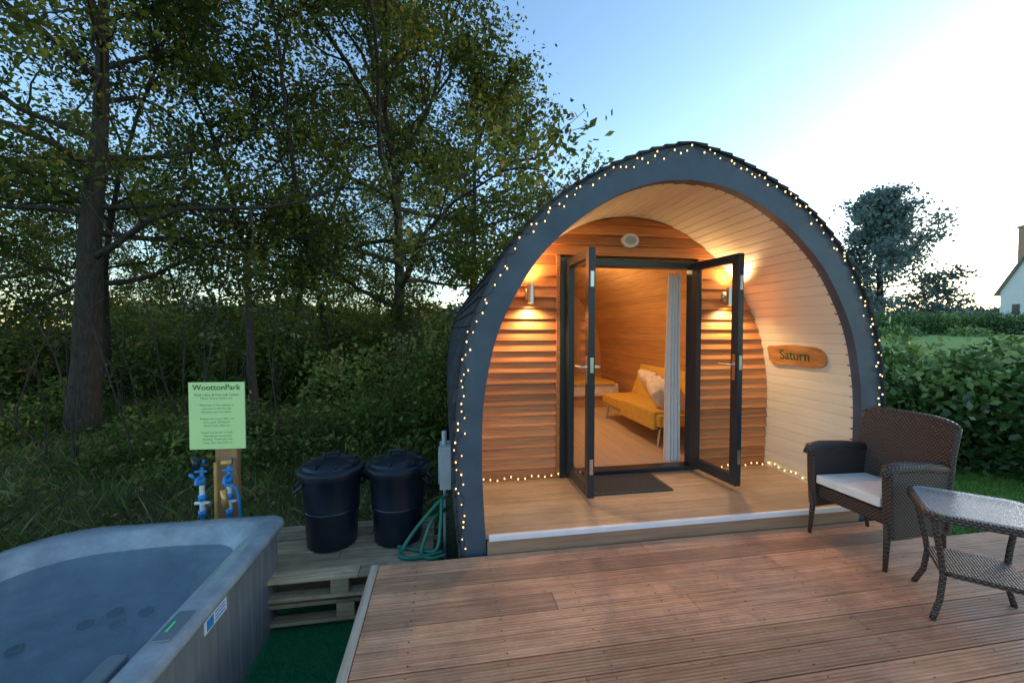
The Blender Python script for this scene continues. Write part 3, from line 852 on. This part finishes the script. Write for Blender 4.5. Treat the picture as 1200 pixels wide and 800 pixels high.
def gen_tree(name, seed, Ht, r0, crown, first=.22, n1=14, n2=7, n3=5, nl=55, ls=.10, spread=.20, wander=.06, leafmat=M_oak, elev0=5, elev1=70, shape='round', lean=(0,0), avoid=None, bare=0.12):
    rg = np.random.default_rng(seed); mb = MB(); LP = []
    nT = 14; tr = [np.array([0,0,-0.3])]; d = np.array([lean[0],lean[1],1.0])
    for k in range(nT):
        d = d + rg.normal(size=3)*wander; d[2] = max(d[2], .8); dd = d/np.linalg.norm(d)
        tr.append(tr[-1]+dd*Ht/nT)
    rad = [r0*(1.35 if k==0 else 1)*(1-0.88*k/nT) for k in range(nT+1)]
    mb.tube(tr, rad, 12, rg.random())
    def interp(P, f):
        x = f*(len(P)-1); i = min(int(x), len(P)-2); return P[i]*(1-(x-i))+P[i+1]*(x-i)
    def limb(start, d, L, r, nseg, wob, up, sides):
        P = [start]; d = d/np.linalg.norm(d)
        for k in range(nseg):
            d = d + rg.normal(size=3)*wob; d[2] += up; d /= np.linalg.norm(d)
            P.append(P[-1]+d*L/nseg)
        if avoid is not None and avoid(np.array(P)).any(): return None
        mb.tube(P, [max(0.004, r*(1-0.85*k/nseg)) for k in range(nseg+1)], sides, rg.random())
        return P
    for i in range(n1):
        f = first+(0.98-first)*(i+rg.random()*.8)/n1
        g = (f-first)/(1-first)
        st = interp(tr, f); az = i*2.4+rg.random()*1.0
        el = R(elev0+(elev1-elev0)*g+rg.normal()*8)
        if shape=='round': sh = (0.75+0.5*math.sin(math.pi*min(1,g*0.9+.1)))*(1-0.45*g)
        elif shape=='dome': sh = 1.0*math.sqrt(max(.05,1-(g*.92)**2))
        else: sh = (1.05-0.8*g)
        L = crown*sh*(0.8+0.35*rg.random())
        d = np.array([math.cos(az)*math.cos(el), math.sin(az)*math.cos(el), math.sin(el)])
        r1 = min(r0*0.45, 0.014+L*0.009)
        P = limb(st, d, L, r1, 8, .17, .02, 7)
        if P is None: continue
        for j in range(n2):
            fj = .22+.78*(j+rg.random())/n2; s2 = interp(P, min(1,fj)); dl = P[-1]-P[0]; dl/=np.linalg.norm(dl)
            d2 = dl*0.7+rg.normal(size=3)*.75; L2 = L*(.42-.18*fj)*(0.8+.5*rg.random())
            P2 = limb(s2, d2, L2, max(.008,r1*.4), 5, .22, .01, 5)
            if P2 is None: continue
            for k in range(n3):
                fk=.2+.8*(k+rg.random())/n3; s3=interp(P2,min(1,fk)); d3=(P2[-1]-P2[0]); d3/=np.linalg.norm(d3)+1e-9
                d3 = d3*.6+rg.normal(size=3)*.7; L3=max(.25,L2*.45)*(0.7+.5*rg.random())
                P3 = limb(s3,d3,L3,.006,3,.2,-.02,3)
                if P3 is None or rg.random() < bare: continue
                m_ = int(nl*(0.4+1.2*rg.random()))
                u = rg.random(m_)*3; ii = np.minimum(u.astype(int),2); fr=(u-ii)[:,None]; A=np.array(P3)
                LP.append(A[ii]*(1-fr)+A[ii+1]*fr+rg.normal(size=(m_,3))*spread*np.array([1,1,.7]))
    LP = np.concatenate(LP)
    if avoid is not None: LP = LP[~avoid(LP)]
    base = 0.5+0.5*np.sin(LP[:,0]*1.7+seed)*np.sin(LP[:,1]*1.3+seed*2)*np.sin(LP[:,2]*1.9)
    t = np.clip(0.4*base+0.62*rg.random(len(LP)),0,1)
    lm = quads_mesh(name+'_leaves', leaf_quads(LP, ls, rg, .3), t, leafmat)
    tmo = mb.obj(name+'_wood', M_bark, None, smooth=True); wm = tmo.data
    bpy.data.objects.remove(tmo)
    return wm, lm
def place(name, data, x, y, rz=0, sc=1.0, parent=None):
    if parent is None:
        e = empty(name, (x,y,float(H(x,y))), rz); e.scale=(sc,sc,sc)
        for nm, d in zip(('trunk','crown'), data):
            o = bpy.data.objects.new(nm, d); link(o, e)
        return e
    for nm, d in zip(('trunk','crown'), data):
        o = bpy.data.objects.new(nm, d); link(o, parent); o.location=(x,y,float(H(x,y))); o.rotation_euler=(0,0,rz); o.scale=(sc,sc,sc)
def pod_avoid(bx, by):
    def f(P):
        X = P[:,0]+bx; Y = P[:,1]+by; Z = P[:,2]+float(H(bx,by))
        return (X>-0.25)&(X<3.8)&(Y<8.7)&(Z<3.4)
    return f

tA = gen_tree('oak_a', 12, 10.5, .24, 5.0, first=.26, n1=24, n2=8, n3=6, nl=40, ls=.10, spread=.22, wander=.04, elev0=-5, elev1=65, avoid=pod_avoid(-6.4,8.46), bare=.2)
tB = gen_tree('oak_b', 23, 11.8, .17, 5.6, first=.18, n1=24, n2=8, n3=6, nl=52, ls=.11, spread=.24, avoid=pod_avoid(-1.0,10.8))
tC = gen_tree('tree_c', 31, 10.0, .09, 2.4, first=.3, n1=14, n2=6, n3=4, nl=30, ls=.09, spread=.2, wander=.09, elev0=20, bare=.25)
tD = gen_tree('tree_d', 47, 11.0, .12, 3.4, first=.2, n1=15, n2=6, n3=5, nl=32, ls=.11, spread=.27, wander=.08, bare=.15)
tF = gen_tree('tree_f', 52, 9.6, .13, 3.3, first=.2, n1=20, n2=7, n3=5, nl=46, ls=.11, spread=.25, wander=.03, elev0=0, elev1=60, shape='dome', bare=.12)
place('oak_tree', tA, -6.4, 8.46, 0)
place('oak_tree', tB, -1.0, 10.8, 0)
place('oak_tree', tF, 0.9, 12.6, 0.5)
place('ash_tree', tC, -3.9, 9.3, 0)
place('ash_tree', tC, -3.0, 11.5, 2.2, 1.05)
place('ash_tree', tD, -4.8, 13.2, 4)
place('ash_tree', tD, -10.2, 9.5, 1.2)
place('ash_tree', tC, -8.2, 11.5, 3.3)
wood = empty('woodland_trees')
rw = random.Random(5)
for i in range(14):
    x = -32+ i*2.35 + rw.uniform(-1,1); y = rw.uniform(17,27)
    if x > -1.5: y += 3
    place('t', rw.choice((tF,tC,tD,tD)), x, y, rw.uniform(0,6.28), rw.uniform(.65,.95), wood)

def bush(name, blobs, dens, ls, mat, seed, parent=None, inner=.35, flat=.2):
    rg = np.random.default_rng(seed); Ps=[]; T=[]
    for (x,y,z,rx,ry,rz) in blobs:
        area = (rx*ry+ry*rz+rx*rz)*4.2
        n_ = int(area*dens); d = rg.normal(size=(n_,3)); d/=np.linalg.norm(d,axis=1,keepdims=True)
        lump = 1+.14*np.sin(d[:,0]*7+x*3)*np.sin(d[:,2]*6+y)+.12*np.sin(d[:,1]*9+z*5+seed)
        rr = np.where(rg.random(n_)<inner, rg.uniform(.45,.85,n_), rg.normal(.97,.08,n_))*lump
        P = d*rr[:,None]*np.array([rx,ry,rz])+np.array([x,y,z]); P = P[P[:,2]>H(P[:,0],P[:,1])-.02]
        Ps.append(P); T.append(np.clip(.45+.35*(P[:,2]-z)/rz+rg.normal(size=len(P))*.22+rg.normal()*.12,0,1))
    P=np.concatenate(Ps); me=quads_mesh(name,leaf_quads(P,ls,rg,flat),np.concatenate(T),mat)
    o=bpy.data.objects.new(name,me); return link(o,parent)
rg = random.Random(9)
bl=[]
for i in range(44):
    x=-17+i*0.40+rg.uniform(-.5,.5); y=rg.uniform(11,16.5) + max(0,(x+2))*.6
    h_=rg.uniform(.7,2.2); h0=float(H(x,y)); bl.append((x,y,h0+h_*.45,rg.uniform(.7,1.6),rg.uniform(.7,1.2),h_*.75))
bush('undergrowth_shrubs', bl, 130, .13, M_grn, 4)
bl=[]
for i in range(22):
    x=rg.uniform(-9,-0.3); y=rg.uniform(6.0,9.5) if x>-5 else rg.uniform(7.5,11)
    h_=rg.uniform(.25,.85); h0=float(H(x,y)); bl.append((x,y,h0+h_*.2,rg.uniform(.35,.9),rg.uniform(.35,.8),h_*.8))
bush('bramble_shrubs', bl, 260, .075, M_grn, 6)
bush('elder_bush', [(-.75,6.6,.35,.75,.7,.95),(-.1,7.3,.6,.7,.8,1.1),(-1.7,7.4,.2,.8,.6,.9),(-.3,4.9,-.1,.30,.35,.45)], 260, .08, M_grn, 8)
mb = MB(); rn = random.Random(21)
for i in range(60):
    x = rn.uniform(-9,-0.6); y = rn.uniform(6,12); z0=float(H(x,y))
    p=[np.array([x,y,z0])]; d=np.array([rn.gauss(0,.15),rn.gauss(0,.15),1.0]); hh=rn.uniform(.8,3.8)
    for k in range(6): d=d+np.array([rn.gauss(0,.12),rn.gauss(0,.12),0]); p.append(p[-1]+d*hh/6)
    r_=.004+.004*hh; mb.tube(p,[r_*(1-.8*k/6) for k in range(7)],5,rn.random())
    for k in range(2,7):
        for q in range(2):
            e_=p[k]+np.array([rn.gauss(0,.25),rn.gauss(0,.25),rn.uniform(.05,.4)])*hh*.3
            mb.tube([p[k],(p[k]+e_)/2+np.array([0,0,.03]),e_],[r_*.4,r_*.3,.002],4,rn.random())
mb.obj('saplings', M_bark)
bl=[]
for i in range(17):
    u=i/16; x=4.3+u*4.2; y=5.6-u*2.9; bl.append((x+rg.uniform(-.15,.15),y+rg.uniform(-.2,.2),.25+rg.uniform(-.05,.07),.75,.7,rg.uniform(.74,.92)+.08*u))
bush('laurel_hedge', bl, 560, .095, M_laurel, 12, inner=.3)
bl=[]
for i in range(60):
    x=8+i*1.2; y=30+ -0.10*(x-20); bl.append((x,y,1.85,1.0,.8,.95+rg.uniform(-.03,.03)))
bush('clipped_hedge', bl, 90, .18, M_laurel, 13)
bush('garden_shrubs', [(26,20,1.1,1.0,1.0,.5),(29,22,1.1,1.2,1.0,.5),(33,21,1.1,1.0,1.0,.5)], 60,.2,M_laurel,15)
bl=[]
for i in range(60):
    x=-60+i*4; y=90+rg.uniform(-10,15); bl.append((x,y,2.5,5,4,rg.uniform(2.0,4.5)))
bush('distant_trees', bl, 6, 1.0, m_leaf('distant_leaves',[(0,(0.10,0.13,0.11)),(1,(0.20,0.23,0.18))],.1), 17)
bush('distant_shrubs', [(55,40,2.2,4,2,1.6),(62,44,2.2,5,2,1.8),(68,46,2.5,4,2,1.8)], 20,.35,M_cedar,18)
tE = gen_tree('cedar', 64, 12.0, .4, 5.6, first=.05, n1=40, n2=8, n3=5, nl=19, ls=.34, spread=.42, leafmat=M_cedar, elev0=0, elev1=68, shape='dome', wander=.02, bare=.08)
place('cedar_tree', tE, 42.0, 33.5, 0)
M_gr = m_leaf('grass_blades', [(0,(0.08,0.12,0.024)),(0.7,(0.16,0.22,0.05)),(1,(0.38,0.32,0.16))], .3)
N=60000; X=rng.uniform(-9,0.0,N); Y=3.0+rng.random(N)**1.3*9; k=(Y>3.55)|(X<-2.7); X,Y=X[k],Y[k]
blades('wild_grass', X,Y,H(X,Y)-.02, rng.gamma(2.4,.045,len(X))+.03, rng.uniform(.005,.012,len(X)), M_gr, rng, lean=.55)
M_lw = m_leaf('lawn_blades', [(0,(0.08,0.17,0.025)),(1,(0.19,0.34,0.06))], .3)
N=45000; X=rng.uniform(3.4,8,N); Y=rng.uniform(2.2,6,N); k=(X>3.6); X,Y=X[k],Y[k]
blades('lawn_grass', X,Y,H(X,Y)-.01, rng.uniform(.03,.08,len(X)), rng.uniform(.004,.008,len(X)), M_lw, rng, lean=.4)
N=6000; X=rng.uniform(-9,0,N); Y=rng.uniform(3.5,12,N); P=np.stack([X,Y,H(X,Y)+.04],1)
me=quads_mesh('fallen_leaves', leaf_quads(P,.075,rng,1.0), rng.random(N), m_leaf('fallen_leaf',[(0,(0.18,0.10,0.04)),(1,(0.46,0.29,0.12))],.1))
link(bpy.data.objects.new('fallen_leaves', me))
mb=MB()
for i in range(14):
    x=-7+i*1.0; mb.box(x,x+.1,21,21.1,float(H(x,21))-.1,float(H(x,21))+1.15)
for z in (.35,.7,1.05): mb.box(-7,6.1,20.96,20.998,.25+z,.25+z+.09)
mb.obj('wooden_fence', M_pallet)

# ------------------------------------------------------------------ house
hs = empty('white_house', (69.0, 36.0, 0.9), R(-28))
M_render = m_plain('white_render', (0.80,0.78,0.75), 0.8, var=0.05, vs=2); M_tile = m_wood('roof_tile',(0.26,0.22,0.2),(0.38,0.33,0.3),(3,3,3),.8)
mb=MB(); mb.box(0,14,0,8,-1,5.6); mb.add([(0,0,5.6),(0,8,5.6),(0,4,9.6)],[(0,1,2)]); mb.add([(14,0,5.6),(14,8,5.6),(14,4,9.6)],[(0,2,1)])
mb.obj('walls', M_render, hs)
mb=MB()
for s,y0,y1 in ((1,-.5,4),(-1,8.5,4)):
    z0,z1=5.1,9.75
    mb.add([(-.4,y0,z0),(14.4,y0,z0),(14.4,y1,z1),(-.4,y1,z1),(-.4,y0,z0-.2),(14.4,y0,z0-.2),(14.4,y1,z1-.2),(-.4,y1,z1-.2)],[(0,1,2,3),(4,7,6,5),(0,4,5,1),(0,3,7,4),(1,5,6,2)],.5)
mb.obj('roof', M_tile, hs)
mb=MB(); mb.box(0.05,1.2,4.5,5.6,8,13.2); mb.box(-.05,1.3,4.4,5.7,13.2,13.5); mb.box(9,10.3,3.3,4.7,8,11.8); mb.obj('chimneys', m_plain('chimney_brick',(0.45,0.26,0.19),.9), hs)
mb=MB()
for x in (1.5,5,8.5,12):
    for z in (.8,3.3): mb.box(x,x+1.2,-.05,-.004,z,z+1.3)
mb.box(-.05,-.004,4.9,6.0,2.4,3.7)
mb.obj('windows', M_dark, hs)

# ------------------------------------------------------------------ sky, sun, camera
w = bpy.data.worlds.new('World'); scene.world = w; w.use_nodes = True
nt = w.node_tree; bg = nt.nodes['Background']
sky = nt.nodes.new('ShaderNodeTexSky'); sky.sky_type='NISHITA'; sky.sun_disc=False
AZ = 72
sky.sun_elevation = R(8); sky.sun_rotation = R(AZ); sky.air_density=1.0; sky.dust_density=0.5; sky.ozone_density=2.2
nt.links.new(sky.outputs[0], bg.inputs[0]); bg.inputs[1].default_value = 0.5
S = bpy.data.lights.new('sun','SUN'); S.energy=0.9; S.angle=R(20); S.color=(1,.84,.68)
so_ = bpy.data.objects.new('sun', S); link(so_)
dv = Vector((math.sin(R(AZ))*math.cos(R(9)), math.cos(R(AZ))*math.cos(R(9)), math.sin(R(9))))
so_.rotation_euler = dv.to_track_quat('Z','Y').to_euler(); so_.location=(20,10,10)
cam = bpy.data.cameras.new('camera'); cam.lens=14.4; cam.sensor_width=36; cam.clip_end=3000; cam.clip_start=0.05
co = bpy.data.objects.new('camera', cam); link(co); co.location=(0,0,1.5); co.rotation_euler=(R(90-1.79),0,R(-9.46))
scene.camera = co
